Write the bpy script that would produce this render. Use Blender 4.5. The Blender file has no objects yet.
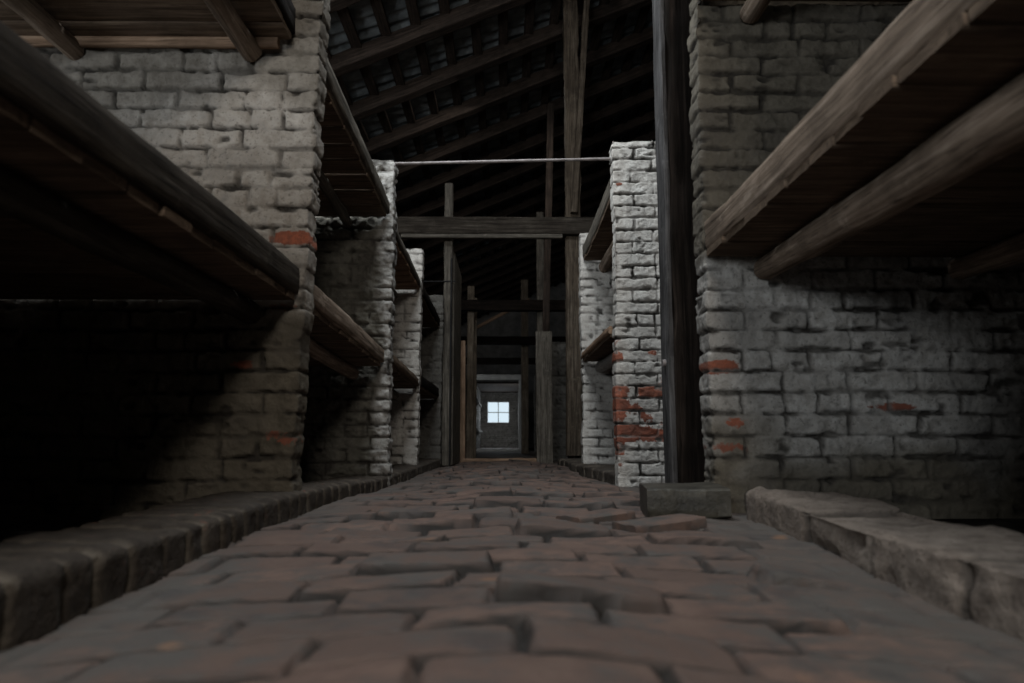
import bpy, math, random
import numpy as np
from mathutils import Vector, Matrix

# ------------------------------------------------------------------ camera, light, exposure
scene = bpy.context.scene
col = scene.collection
PITCH = math.atan(97 / 700)
cam_data = bpy.data.cameras.new('camera')
cam_data.sensor_width = 36.0
cam_data.lens = 700 / 1024 * 36
cam_data.clip_start = 0.05
cam_data.clip_end = 80
cam_data.dof.use_dof = True
cam_data.dof.focus_distance = 4.3
cam_data.dof.aperture_fstop = 2.6
cam = bpy.data.objects.new('camera', cam_data)
cam.location = (0, 0, 0.30)
cam.rotation_euler = (math.pi / 2 + PITCH, 0, -math.atan(7 / 700))
col.objects.link(cam)
scene.camera = cam

scene.view_settings.view_transform = 'Standard'
scene.view_settings.look = 'None'
scene.view_settings.gamma = 1
scene.view_settings.use_curve_mapping = False
scene.view_settings.exposure = 0.0

world = bpy.data.worlds.new('overcast_sky')
scene.world = world
world.use_nodes = True
world.node_tree.nodes['Background'].inputs[0].default_value = (0.62, 0.74, 0.85, 1)
world.node_tree.nodes['Background'].inputs[1].default_value = 1.0


def area(name, loc, target, sx, sy, power, color=(0.9, 0.96, 1.0)):
    l = bpy.data.lights.new(name, 'AREA')
    l.shape = 'RECTANGLE'
    l.size, l.size_y, l.energy, l.color = sx, sy, power, color
    o = bpy.data.objects.new(name, l)
    o.location = loc
    o.rotation_euler = (Vector(target) - Vector(loc)).to_track_quat('-Z', 'Y').to_euler()
    col.objects.link(o)
    return o


area('daylight_entrance_door', (-1.15, -2.6, 1.4), (0.9, 2.5, 0.6), 0.8, 0.7, 66)
area('daylight_transom_window', (0.46, -2.6, 2.74), (-0.9, 2.5, 1.3), 0.6, 0.5, 78, (1.0, 0.93, 0.84))
area('daylight_roof_window', (-0.3, 2.9, 4.7), (0.1, 4.4, 0), 1.3, 0.9, 130)
area('daylight_far_window', (-0.25, 26.7, 1.2), (-0.1, 18, 0.0), 0.85, 0.7, 14, (0.85, 0.93, 1.0))
area('daylight_eave_window', (-2.6, 1.6, 1.35), (-1.5, 2.5, 1.0), 0.5, 0.4, 5)
area('daylight_eave_window', (-2.6, 3.3, 2.5), (0.7, 4.4, 2.2), 0.7, 0.5, 46)
area('daylight_roof_window', (0.0, 9.0, 5.0), (0.0, 9.6, 0), 0.9, 0.6, 20, (1.0, 0.96, 0.9))  # fill added for the doorway jambs and threshold; no roof window here
area('daylight_side_window', (0.35, 22.5, 1.5), (-0.4, 27, 0.9), 0.4, 0.6, 12)  # fill added to brighten the end wall; the passage has no side window
area('daylight_eave_window', (-2.6, 17.5, 1.9), (0.5, 18.5, 1.0), 0.8, 0.5, 15)  # fill added to light the pale door frame

# ------------------------------------------------------------------ noise
rng = np.random.default_rng(7)
random.seed(5)


def _h(ix, iy, iz, seed):
    n = (ix.astype(np.int64) * 73856093) ^ (iy.astype(np.int64) * 19349663) ^ (iz.astype(np.int64) * 83492791) ^ (seed * 2654435761)
    n = (n ^ (n >> 13)) * 1274126177
    n = n & 0x7fffffff
    n = (n ^ (n >> 15)) * 2246822519 & 0x7fffffff
    return ((n ^ (n >> 11)) & 0xffff) / 65535.0


def vnoise(x, y, z=0.0, seed=0):
    x, y, z = np.broadcast_arrays(np.asarray(x, float), np.asarray(y, float), np.asarray(z, float))
    ix, iy, iz = np.floor(x), np.floor(y), np.floor(z)
    fx, fy, fz = x - ix, y - iy, z - iz
    fx, fy, fz = [f * f * (3 - 2 * f) for f in (fx, fy, fz)]
    r = 0
    for a in (0, 1):
        for b in (0, 1):
            for c in (0, 1):
                w = (fx if a else 1 - fx) * (fy if b else 1 - fy) * (fz if c else 1 - fz)
                r = r + w * _h(ix + a, iy + b, iz + c, seed)
    return r * 2 - 1


def fbm(x, y, z=0.0, seed=0, octv=3):
    r, a = 0, 1.0
    for k in range(octv):
        r = r + a * vnoise(x * 2 ** k, y * 2 ** k, z * 2 ** k, seed + k)
        a *= 0.5
    return r / 1.75


def sst(a, b, x):
    t = np.clip((x - a) / (b - a), 0, 1)
    return t * t * (3 - 2 * t)


def hrand(i, j, seed):
    return _h(np.asarray(i, float), np.asarray(j, float), np.zeros_like(np.asarray(i, float)), seed)


# ------------------------------------------------------------------ mesh helpers
def tag(o, label=None, cat=None, group=None, kind=None):
    if label: o['label'] = label
    if cat: o['category'] = cat
    if group: o['group'] = group
    if kind: o['kind'] = kind
    return o


def link(name, me, mat, parent=None):
    if mat is not None and not me.materials:
        me.materials.append(mat)
    o = bpy.data.objects.new(name, me)
    col.objects.link(o)
    if parent is not None:
        o.parent = parent
        o.location = -parent.location
    return o


def empty(name, loc, *a, **k):
    o = bpy.data.objects.new(name, None)
    o.empty_display_size = 0.1
    o.location = loc
    col.objects.link(o)
    return tag(o, *a, **k)


def mesh_np(name, V, F, attrs=None, smooth=True):
    me = bpy.data.meshes.new(name)
    V = np.asarray(V, np.float32)
    me.vertices.add(len(V))
    me.vertices.foreach_set('co', V.ravel())
    nl = sum(len(f) for f in F)
    for f in F:
        assert f.ndim == 2
    tot = sum(f.size for f in F)
    npoly = sum(len(f) for f in F)
    me.loops.add(tot)
    me.polygons.add(npoly)
    me.loops.foreach_set('vertex_index', np.concatenate([f.ravel() for f in F]).astype(np.int32))
    sizes = np.concatenate([np.full(len(f), f.shape[1]) for f in F])
    starts = np.concatenate([[0], np.cumsum(sizes)[:-1]])
    me.polygons.foreach_set('loop_start', starts.astype(np.int32))
    me.polygons.foreach_set('loop_total', sizes.astype(np.int32))
    me.polygons.foreach_set('use_smooth', np.full(npoly, smooth))
    for k, v in (attrs or {}).items():
        v = np.asarray(v, np.float32)
        if v.ndim == 1:
            a = me.attributes.new(k, 'FLOAT', 'POINT')
            a.data.foreach_set('value', v)
        else:
            a = me.attributes.new(k, 'FLOAT_VECTOR', 'POINT')
            a.data.foreach_set('vector', v.ravel())
    me.update()
    me.validate()
    return me


def grid_faces(nu, nv, flip=False, off=0):
    i = np.arange(nu * nv).reshape(nu, nv) + off
    q = np.stack([i[:-1, :-1], i[1:, :-1], i[1:, 1:], i[:-1, 1:]], -1).reshape(-1, 4)
    return q[:, ::-1] if flip else q


def sweep(name, p0, p1, w, h, round_=False, taper=1.0, rough=0.004, bow=0.0, seed=0, nseg=None, bevel=0.006, edge=0.0, side=None):
    """timber or pole from p0 to p1: w is the horizontal, h the vertical size of its section"""
    p0, p1 = np.array(p0, float), np.array(p1, float)
    L = np.linalg.norm(p1 - p0)
    t = (p1 - p0) / L
    up = np.array((0, 0, 1.0)) if abs(t[2]) < 0.9 else np.array((0, 1.0, 0))
    if side is not None:
        sx = np.array(side, float)
    else:
        sx = np.cross(t, up)
    sx = sx - t * (sx @ t)
    sx /= np.linalg.norm(sx)
    sz = np.cross(sx, t)
    n = nseg or max(4, int(L / 0.035))
    s = np.linspace(0, L, n + 1)
    if round_:
        m = 20
        a = np.linspace(0, 2 * math.pi, m, endpoint=False)
        prof = np.stack([np.cos(a) * w / 2, np.sin(a) * h / 2], -1)
    else:
        pts = []
        kx, kz = max(2, int(w / 0.02)), max(2, int(h / 0.02))
        kx, kz = min(kx, 9), min(kz, 9)
        b = min(bevel, w * 0.3, h * 0.3)
        for k in range(kx): pts.append((-w / 2 + b + (w - 2 * b) * k / (kx - 1), -h / 2))
        for k in range(kz): pts.append((w / 2, -h / 2 + b + (h - 2 * b) * k / (kz - 1)))
        for k in range(kx): pts.append((w / 2 - b - (w - 2 * b) * k / (kx - 1), h / 2))
        for k in range(kz): pts.append((-w / 2, h / 2 - b - (h - 2 * b) * k / (kz - 1)))
        prof = np.array(pts)
    m = len(prof)
    S, A = np.meshgrid(s, np.arange(m), indexing='ij')
    sc = 1 + (taper - 1) * (S / L)
    X = prof[:, 0][None] * sc
    Z = prof[:, 1][None] * sc
    r = np.sqrt(X ** 2 + Z ** 2) + 1e-6
    d = rough * (fbm(S * 5 + seed * 3.1, X * 14 + 9, Z * 14, seed, 3) * 1.3 + 0.5 * vnoise(S * 8, X * 90, Z * 90, seed + 9))
    if edge and not round_:
        cor = sst(0.72, 1.0, np.abs(X) / (w / 2) * np.abs(Z) / (h / 2))
        d = d - edge * cor * np.clip(vnoise(S * 7 + 3, X * 20 + seed, Z * 20, seed + 4) + 0.35, 0, 2)
    X2, Z2 = X * (1 + d / r), Z * (1 + d / r)
    bx = bow * (np.sin(S / L * math.pi) + 0.5 * vnoise(S * 1.7, seed, 0, seed)) if bow else 0
    bz = bow * 0.6 * vnoise(S * 1.3, seed + 5, 0, seed + 2) if bow else 0
    P = p0 + S[..., None] * t + (X2 + bx)[..., None] * sx + (Z2 + bz)[..., None] * sz
    V = P.reshape(-1, 3)
    i = np.arange((n + 1) * m).reshape(n + 1, m)
    j = np.roll(i, -1, 1)
    F = np.stack([i[:-1], j[:-1], j[1:], i[1:]], -1).reshape(-1, 4)
    c0, c1 = len(V), len(V) + 1
    V = np.vstack([V, P[0].mean(0)[None], P[-1].mean(0)[None]])
    cap0 = np.stack([np.full(m, c0), j[0], i[0]], -1)
    cap1 = np.stack([np.full(m, c1), i[-1], j[-1]], -1)
    wc = np.stack([S + seed * 1.7, X + seed * 0.37, Z + seed * 0.11], -1).reshape(-1, 3)
    wc = np.vstack([wc, wc[0][None], wc[-3][None]])
    me = mesh_np(name, V, [F, cap0, cap1], {'wc': wc}, smooth=True)
    me.set_sharp_from_angle(angle=math.radians(55))
    return me


def box_me(name, x0, x1, y0, y1, z0, z1):
    V = [(x, y, z) for x in (x0, x1) for y in (y0, y1) for z in (z0, z1)]
    F = np.array([(0, 1, 3, 2), (4, 6, 7, 5), (0, 4, 5, 1), (2, 3, 7, 6), (0, 2, 6, 4), (1, 5, 7, 3)])
    V = np.array(V, float)
    L = max((x1 - x0, 0), (y1 - y0, 1), (z1 - z0, 2))[1]
    o = [L] + [k for k in (0, 1, 2) if k != L]
    return mesh_np(name, V, [F], {'wc': V[:, o]}, smooth=False)


def merge(name, items, smooth=False):
    """several box extents as one mesh"""
    Vs, Fs, Ws, off = [], [], [], 0
    for it in items:
        x0, x1, y0, y1, z0, z1 = it
        V = np.array([(x, y, z) for x in (x0, x1) for y in (y0, y1) for z in (z0, z1)], float)
        F = np.array([(0, 1, 3, 2), (4, 6, 7, 5), (0, 4, 5, 1), (2, 3, 7, 6), (0, 2, 6, 4), (1, 5, 7, 3)]) + off
        L = max((x1 - x0, 0), (y1 - y0, 1), (z1 - z0, 2))[1]
        o = [L] + [k for k in (0, 1, 2) if k != L]
        Vs.append(V); Fs.append(F); Ws.append(V[:, o]); off += 8
    return mesh_np(name, np.vstack(Vs), [np.vstack(Fs)], {'wc': np.vstack(Ws)}, smooth=smooth)


# ------------------------------------------------------------------ materials
class NT:
    def __init__(self, name, rough=0.9, spec=0.25):
        self.m = bpy.data.materials.new(name)
        self.m.use_nodes = True
        self.t = self.m.node_tree
        self.b = self.t.nodes['Principled BSDF']
        self.b.inputs['Roughness'].default_value = rough
        self.b.inputs['Specular IOR Level'].default_value = spec

    def n(self, typ, **kw):
        nd = self.t.nodes.new(typ)
        for k, v in kw.items():
            setattr(nd, k, v)
        return nd

    def l(self, a, b):
        self.t.links.new(a, b)

    def attr(self, name):
        nd = self.n('ShaderNodeAttribute', attribute_name=name)
        return nd

    def noise(self, vec, scale, detail=4, rough=0.6, dist=0.0):
        nd = self.n('ShaderNodeTexNoise')
        nd.inputs['Scale'].default_value = scale
        nd.inputs['Detail'].default_value = detail
        nd.inputs['Roughness'].default_value = rough
        nd.inputs['Distortion'].default_value = dist
        if vec is not None: self.l(vec, nd.inputs['Vector'])
        return nd.outputs['Fac']

    def ramp(self, fac, stops, interp='LINEAR'):
        nd = self.n('ShaderNodeValToRGB')
        cr = nd.color_ramp
        cr.interpolation = interp
        while len(cr.elements) < len(stops): cr.elements.new(0.5)
        for e, (p, c) in zip(cr.elements, stops):
            e.position = p
            e.color = (*c, 1) if len(c) == 3 else c
        self.l(fac, nd.inputs['Fac'])
        return nd.outputs['Color']

    def mix(self, fac, a, b, mode='MIX'):
        nd = self.n('ShaderNodeMix', data_type='RGBA', blend_type=mode)
        for sock, v in ((nd.inputs[0], fac), (nd.inputs[6], a), (nd.inputs[7], b)):
            if isinstance(v, (int, float)): sock.default_value = v
            elif isinstance(v, tuple): sock.default_value = (*v, 1)
            else: self.l(v, sock)
        return nd.outputs[2]

    def math(self, op, a, b=0.0, c=None, clamp=False):
        nd = self.n('ShaderNodeMath', operation=op, use_clamp=clamp)
        for i, v in enumerate((a, b) if c is None else (a, b, c)):
            if isinstance(v, (int, float)): nd.inputs[i].default_value = v
            else: self.l(v, nd.inputs[i])
        return nd.outputs[0]

    def bump(self, h, strength=0.5, dist=0.01):
        nd = self.n('ShaderNodeBump')
        nd.inputs['Strength'].default_value = strength
        nd.inputs['Distance'].default_value = dist
        self.l(h, nd.inputs['Height'])
        self.l(nd.outputs[0], self.b.inputs['Normal'])

    def base(self, c):
        if isinstance(c, tuple): self.b.inputs['Base Color'].default_value = (*c, 1)
        else: self.l(c, self.b.inputs['Base Color'])


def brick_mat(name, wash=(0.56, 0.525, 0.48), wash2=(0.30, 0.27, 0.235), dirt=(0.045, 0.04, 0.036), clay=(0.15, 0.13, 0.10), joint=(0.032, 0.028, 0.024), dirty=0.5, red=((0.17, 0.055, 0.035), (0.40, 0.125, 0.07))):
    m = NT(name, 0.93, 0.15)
    pos = m.n('ShaderNodeNewGeometry').outputs['Position']
    n1 = m.noise(pos, 3.0, 6, 0.62)
    n2 = m.noise(pos, 16, 6, 0.68)
    n3 = m.noise(pos, 70, 4, 0.7)
    rnd = m.attr('rnd').outputs['Fac']
    mor = m.attr('mortar').outputs['Fac']
    exp = m.attr('expose').outputs['Fac']
    w = m.mix(m.ramp(n2, [(0.36, (0, 0, 0)), (0.66, (1, 1, 1))]), wash2, wash)
    w = m.mix(m.math('MULTIPLY', rnd, 0.45), w, wash2)
    w = m.mix(m.ramp(n3, [(0.34, (0.6, 0.6, 0.6)), (0.44, (0, 0, 0))]), w, tuple(v * 0.4 for v in wash2))
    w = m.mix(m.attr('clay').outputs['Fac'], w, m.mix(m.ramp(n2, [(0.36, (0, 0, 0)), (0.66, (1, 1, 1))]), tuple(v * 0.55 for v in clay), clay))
    rcol = m.mix(rnd, red[0], red[1])
    rcol = m.mix(m.ramp(n2, [(0.42, (0, 0, 0)), (0.6, (0.7, 0.7, 0.7))]), rcol, (0.16, 0.075, 0.055))
    rcol = m.mix(m.ramp(n3, [(0.4, (0, 0, 0)), (0.7, (1, 1, 1))]), rcol, (0.2, 0.075, 0.05))
    e = m.math('ADD', exp, m.math('MULTIPLY', m.math('SUBTRACT', n2, 0.5), 1.1))
    e = m.math('ADD', e, m.math('MULTIPLY', m.math('SUBTRACT', n3, 0.5), 0.35))
    e = m.ramp(e, [(0.5, (0, 0, 0)), (0.58, (1, 1, 1))])
    e = m.math('MULTIPLY', e, m.math('SUBTRACT', 1.0, m.math('MULTIPLY', mor, 0.85)))
    c = m.mix(e, w, rcol)
    # joints and pits darkened for dirt and for the shade inside them
    jm = m.math('MULTIPLY', mor, m.ramp(n2, [(0.34, (0.55, 0.55, 0.55)), (0.56, (1, 1, 1))]))
    c = m.mix(jm, c, joint)
    # patches of soot on the plaster
    dm = m.ramp(m.math('ADD', n1, m.math('MULTIPLY', m.math('SUBTRACT', n2, 0.5), 0.7)), [(0.52, (0, 0, 0)), (0.70, (1, 1, 1))])
    c = m.mix(m.math('MULTIPLY', dm, dirty), c, dirt)
    m.base(c)
    m.bump(m.math('ADD', m.math('MULTIPLY', n3, 0.5), n2), 0.9, 0.014)
    return m.m


def wood_mat(name, dark, mid, light, rough=0.9, stain=0.5, stretch=(1.2, 26, 26), bumps=0.5):
    m = NT(name, rough, 0.06)
    wc = m.attr('wc').outputs['Vector']
    mp = m.n('ShaderNodeMapping')
    mp.inputs['Scale'].default_value = stretch
    m.l(wc, mp.inputs['Vector'])
    g = m.noise(mp.outputs[0], 2.2, 6, 0.65, 0.6)
    g2 = m.noise(mp.outputs[0], 7.0, 4, 0.6, 0.3)
    b = m.noise(wc, 5.0, 5, 0.65)
    c = m.ramp(g, [(0.3, dark), (0.52, mid), (0.75, light)])
    c = m.mix(m.ramp(b, [(0.42, (0, 0, 0)), (0.68, (1, 1, 1))]), c, m.mix(0.6, c, dark))
    pale = m.ramp(m.noise(wc, 11, 5, 0.7), [(0.60, (0, 0, 0)), (0.72, (1, 1, 1))])
    c = m.mix(m.math('MULTIPLY', pale, stain), c, light)
    crack = m.ramp(g2, [(0.34, (0.25, 0.25, 0.25)), (0.42, (1, 1, 1))])
    c = m.mix(0.7, c, crack, 'MULTIPLY')
    m.base(c)
    m.bump(m.math('ADD', g, m.math('MULTIPLY', g2, 0.6)), bumps, 0.006)
    return m.m


def plain_mat(name, color, rough=0.8, metallic=0.0, var=0.3, scale=6.0, bump=0.3):
    m = NT(name, rough, 0.25)
    m.b.inputs['Metallic'].default_value = metallic
    pos = m.n('ShaderNodeNewGeometry').outputs['Position']
    n = m.noise(pos, scale, 6, 0.65)
    lo = tuple(v * (1 - var) for v in color)
    hi = tuple(min(1, v * (1 + var)) for v in color)
    m.base(m.ramp(n, [(0.3, lo), (0.7, hi)]))
    m.bump(n, bump, 0.02)
    return m.m


def emit_mat(name, color, strength):
    m = bpy.data.materials.new(name)
    m.use_nodes = True
    t = m.node_tree
    t.nodes.clear()
    e = t.nodes.new('ShaderNodeEmission')
    e.inputs[0].default_value = (*color, 1)
    e.inputs[1].default_value = strength
    o = t.nodes.new('ShaderNodeOutputMaterial')
    t.links.new(e.outputs[0], o.inputs[0])
    return m


M = dict(
    wash=brick_mat('whitewashed_brick'),
    washr=brick_mat('grey_washed_brick', (0.48, 0.465, 0.44), (0.23, 0.215, 0.195), dirty=0.55),
    wash2=brick_mat('pale_washed_brick', (0.66, 0.64, 0.60), (0.38, 0.355, 0.325), dirty=0.25),
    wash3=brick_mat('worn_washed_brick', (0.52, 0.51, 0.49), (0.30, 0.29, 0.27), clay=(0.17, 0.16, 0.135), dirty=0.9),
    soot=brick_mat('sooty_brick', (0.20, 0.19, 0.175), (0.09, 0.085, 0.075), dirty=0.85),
    curb=brick_mat('curb_brick', (0.085, 0.07, 0.056), (0.038, 0.031, 0.026), joint=(0.17, 0.145, 0.115), dirty=0.7, red=((0.04, 0.022, 0.018), (0.085, 0.042, 0.034))),
    curbw=brick_mat('lime_crusted_curb', (0.29, 0.24, 0.20), (0.13, 0.105, 0.088), dirty=0.45),
    timber=wood_mat('weathered_timber', (0.07, 0.053, 0.04), (0.25, 0.19, 0.145), (0.5, 0.41, 0.33)),
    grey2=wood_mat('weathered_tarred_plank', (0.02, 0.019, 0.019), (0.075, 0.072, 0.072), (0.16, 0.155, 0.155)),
    grey=wood_mat('grey_timber', (0.045, 0.04, 0.035), (0.13, 0.115, 0.095), (0.27, 0.245, 0.21)),
    deck=wood_mat('deck_wood', (0.055, 0.040, 0.029), (0.15, 0.108, 0.078), (0.25, 0.19, 0.14), stain=0.2),
    brown=wood_mat('brown_batten_wood', (0.12, 0.078, 0.052), (0.30, 0.20, 0.135), (0.46, 0.33, 0.235), stain=0.2),
    dim=wood_mat('sooty_grey_timber', (0.016, 0.013, 0.011), (0.048, 0.040, 0.032), (0.11, 0.095, 0.078)),  # timber darkened to carry the shade on the near left bunk
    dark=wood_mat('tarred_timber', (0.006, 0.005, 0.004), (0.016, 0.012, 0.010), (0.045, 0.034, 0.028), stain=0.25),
    roofw=wood_mat('sooty_roof_timber', (0.016, 0.013, 0.011), (0.045, 0.034, 0.028), (0.09, 0.066, 0.052), stain=0.3),
    post=wood_mat('post_timber', (0.05, 0.04, 0.03), (0.16, 0.13, 0.10), (0.33, 0.29, 0.23)),
    post2=wood_mat('dim_post_timber', (0.03, 0.023, 0.017), (0.10, 0.078, 0.058), (0.22, 0.18, 0.14)),
    pale=wood_mat('pale_painted_wood', (0.28, 0.28, 0.27), (0.42, 0.41, 0.39), (0.60, 0.59, 0.56), stain=0.3),
    iron=plain_mat('grey_iron', (0.2, 0.18, 0.175), 0.55, 0.4, 0.35, 20),
    wire=plain_mat('black_cable', (0.012, 0.012, 0.013), 0.6),
    tiles=plain_mat('roof_tiles', (0.15, 0.165, 0.17), 0.9, 0, 0.6, 5),
    earth=plain_mat('dark_earth', (0.05, 0.042, 0.036), 0.95, 0, 0.5, 5),
    plaster=plain_mat('old_plaster', (0.26, 0.25, 0.24), 0.95, 0, 0.4, 3),
    stone=plain_mat('block_stone', (0.04, 0.036, 0.028), 0.5, 0, 0.8, 14, 0.5),
    pane=emit_mat('daylit_glass', (0.70, 0.84, 0.93), 1.0),
)
M['tiles2'] = M['tiles']

# ------------------------------------------------------------------ brick walls as real relief
CH = 0.0765      # course height
BL = 0.255       # brick pitch


def relief(s, z, joints_fn, seed, amp=1.0, course=CH, wav=0.006, H=0.012, jw=0.0035, soft=0.007):
    """height, mortar mask, brick random for surface coordinates s (along) and z (up)"""
    zz = z + wav * vnoise(s * 1.6, z * 2.0, 0, seed) * 1.4 + 0.0025 * vnoise(s * 22, z * 22, 1, seed)
    ss = s + 0.004 * vnoise(s * 25, z * 25, 2, seed + 1)
    ci = np.floor(zz / course).astype(int)
    fz = zz - ci * course
    dz = np.minimum(fz, course - fz)
    ds = np.zeros_like(s)
    bi = np.zeros(s.shape, int)
    for c in np.unique(ci):
        mk = ci == c
        J = joints_fn(c)
        x = ss[mk]
        k = np.clip(np.searchsorted(J, x), 1, len(J) - 1)
        ds[mk] = np.minimum(np.abs(x - J[k - 1]), np.abs(J[k] - x))
        bi[mk] = k
    r1 = hrand(ci, bi, seed + 11)
    r2 = hrand(ci, bi, seed + 12)
    jwz = jw * (0.7 + 0.8 * hrand(ci, bi, seed + 13))
    rc = 0.004 + 0.008 * r2
    a = np.maximum(0, rc - (dz - jwz)); b = np.maximum(0, rc - (ds - jwz))
    dd = rc - np.sqrt(a * a + b * b)
    dd = np.where((a > 0) & (b > 0), dd, np.minimum(dz, ds) - jwz)
    dd = dd + 0.004 * vnoise(s * 40, z * 40, 3, seed + 5) + 0.006 * vnoise(s * 14, z * 14, 3, seed + 6)
    k = sst(-0.002, soft, dd)
    smear = sst(0.15, 0.65, fbm(s * 4.5, z * 6, 5, seed + 21, 2) + 0.25)     # joints filled with lime here
    Hj = H * (1 - 0.7 * smear)
    gap = sst(-0.12, 0.15, fbm(s * 6, z * 9, 6, seed + 61, 2)) * (1 - sst(-0.0035, 0.0035, dd - 0.002 * vnoise(s * 60, z * 60, 4, seed + 7))) * 0.013
    h = Hj * (k - 1) - gap + (r1 - 0.5) * 0.007
    h = h + (0.0045 * fbm(s * 11, z * 14, 7, seed + 31, 3) + 0.0055 * fbm(s * 34, z * 40, 8, seed + 32, 3)) * amp
    pit = sst(0.36, 0.6, fbm(s * 12, z * 22, 9, seed + 41, 3))
    h = h - 0.012 * pit
    return h, np.clip((1 - k) * (0.6 - 0.5 * smear) + 85 * gap + 0.9 * pit, 0, 1), r2, ci, bi, dz, ds


def make_joints(seed, starts, T, lo, hi):
    cache = {}

    def fn(c):
        if c not in cache:
            r = np.random.default_rng(seed * 1000 + c + 500)
            if c % 2 == 0:
                J = list(np.arange(-BL, lo - BL, -BL)) + list(np.arange(T + BL, hi + BL, BL))
            else:
                J = list(np.arange(-BL / 2, lo - BL, -BL)) + list(np.arange(T + BL / 2, hi + BL, BL))
            J = sorted(J)
            J = [j + r.uniform(-0.018, 0.018) if (j < -0.02 or j > T + 0.02) else j for j in J]
            # some half bricks
            extra = [j + BL / 2 + r.uniform(-.02, .02) for j in J if j < -BL and r.random() < 0.16]
            cache[c] = np.array(sorted([lo - 2] + J + extra + [hi + 2]))
        return cache[c]
    return fn


def partition(xe, xo, y0, T, z0, z1, mat, seed, du=0.0065, dv=0.0065, far=None, bias=None, clay=None, name='brick_partition', top_var=0.0, amp=1.0, lean=0.0):
    """free-standing brick partition; xe is the aisle end, xo the far end"""
    L = abs(xo - xe)
    sg = 1 if xo > xe else -1
    far = far or min(L, 1.3)
    back = du * 5
    s1 = -np.concatenate([np.arange(L, far, -0.03), np.arange(far, 0.012, -du)])
    s2 = np.arange(0.0, T + 1e-6, du * 0.8)
    s3 = T + np.concatenate([np.arange(0.012, 0.35, du * 2), np.arange(0.35, L, 0.04), [L]])
    s = np.concatenate([s1, s2, s3])
    z = np.concatenate([np.arange(z0, z1, dv), [z1]])
    S, Z = np.meshgrid(s, z, indexing='ij')
    fn = make_joints(seed, None, T, -L, T + L)
    h, mor, rnd, ci, bi, dz, ds = relief(S, Z, fn, seed, amp)
    # plan position with rounded corners
    R = 0.007
    px = np.where(S < 0, xe + sg * (-S), np.where(S > T, xe + sg * (S - T), xe))
    py = np.where(S < 0, y0, np.where(S > T, y0 + T, y0 + S))
    a1 = sst(-R, R, S); a2 = sst(T - R, T + R, S)
    nx = -sg * (a1 * (1 - a2)); ny = -(1 - a1) + a2
    nn = np.sqrt(nx ** 2 + ny ** 2) + 1e-9
    nx, ny = nx / nn, ny / nn
    h = h * (1 - 0.6 * np.exp(-((S - T / 2) / T) ** 2))
    # jagged arris, brick by brick
    cor = np.exp(-(S / 0.10) ** 2) + np.exp(-((S - T) / 0.10) ** 2)
    jag = (hrand(ci, np.zeros_like(ci), seed + 77) - 0.5) * 0.007 + 0.004 * vnoise(Z * 9, Z * 0, 0, seed + 3)
    wob = 0.012 * vnoise(Z * 1.5, S * 0.8, 3, seed + 8)
    X = px + lean * Z + nx * (h + wob) - sg * cor * jag
    Y = py + ny * (h + wob)
    mor = np.clip(mor, 0, 1)
    edge = sst(0.0, 0.03, (z1 - Z)) * sst(0, 0.03, Z - z0 + 0.03)
    X = X + nx * (-0.008) * (1 - edge); Y = Y + ny * (-0.008) * (1 - edge)
    Zp = Z.copy()
    # broken top course: lift per brick
    tm = sst(z1 - CH * 1.1, z1 - CH * 0.3, Z)
    Zp = Zp - tm * top_var * hrand(np.floor(S / BL), np.zeros_like(S), seed + 91) + tm * 0.006 * vnoise(S * 12, 0, 0, seed)
    nu, nv = S.shape
    V = np.stack([X, Y, Zp], -1).reshape(-1, 3)
    F = grid_faces(nu, nv, flip=sg < 0)
    # close the top: front samples against back samples with a few rows between
    exposure = (bias(px, py, Z, rnd, ci, bi) if bias else 0) + (rnd * 0)
    nz_ = fbm(S * 5, Z * 6, 4, seed + 55, 3)
    attrs = dict(mortar=mor.ravel(), rnd=rnd.ravel(), expose=(np.zeros_like(S) + exposure).ravel(),
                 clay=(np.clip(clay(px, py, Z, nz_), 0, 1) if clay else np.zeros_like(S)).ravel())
    # top cap as fan around a centre ridge
    i_top = (np.arange(nu) * nv + nv - 1)
    k = len(V)
    cx = np.clip(px[:, -1], min(xe, xo) + T * 0.5, max(xe, xo) - T * 0.5)
    ctr = np.stack([cx, np.full(nu, y0 + T / 2), Zp[:, -1] + 0.004], -1)
    V = np.vstack([V, ctr])
    q = np.stack([i_top[:-1], i_top[1:], k + np.arange(1, nu), k + np.arange(nu - 1)], -1)
    if sg < 0: q = q[:, ::-1]
    for kk in attrs: attrs[kk] = np.concatenate([attrs[kk], np.full(nu, 0.15 if kk != 'rnd' else 0.5)])
    me = mesh_np(name, V, [F, q], attrs)
    return link(name, me, mat)


def red_spots(spots, base=0.0, rmul=0.12, low=None, zones=()):
    """spots: (x, z, radius x, radius z, amount); low: (height, amount) where the wash has worn off"""
    def f(px, py, Z, rnd, ci, bi):
        e = base + rmul * (hrand(ci, bi, 404) > 0.9)
        for (x, z, rx, rz, a) in spots:
            e = e + a * np.exp(-((px - x) / rx) ** 2 - ((Z - z) / rz) ** 2)
        for (a0, a1, b0, b1, thr, amt) in zones:
            e = e + amt * (px > a0) * (px < a1) * (Z > b0) * (Z < b1) * (hrand(ci, bi, 406) > thr)
        if low:
            e = e + low[1] * (1 - sst(low[0] * 0.4, low[0], Z)) * (0.3 + hrand(ci, bi, 405))
        return e
    return f


MIDX = 2.72
RX = 3.3
BAYS = [2.5, 4.25, 6.0, 7.75]
T = 0.125
GP = 'whitewashed brick partitions between the bunks'

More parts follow.
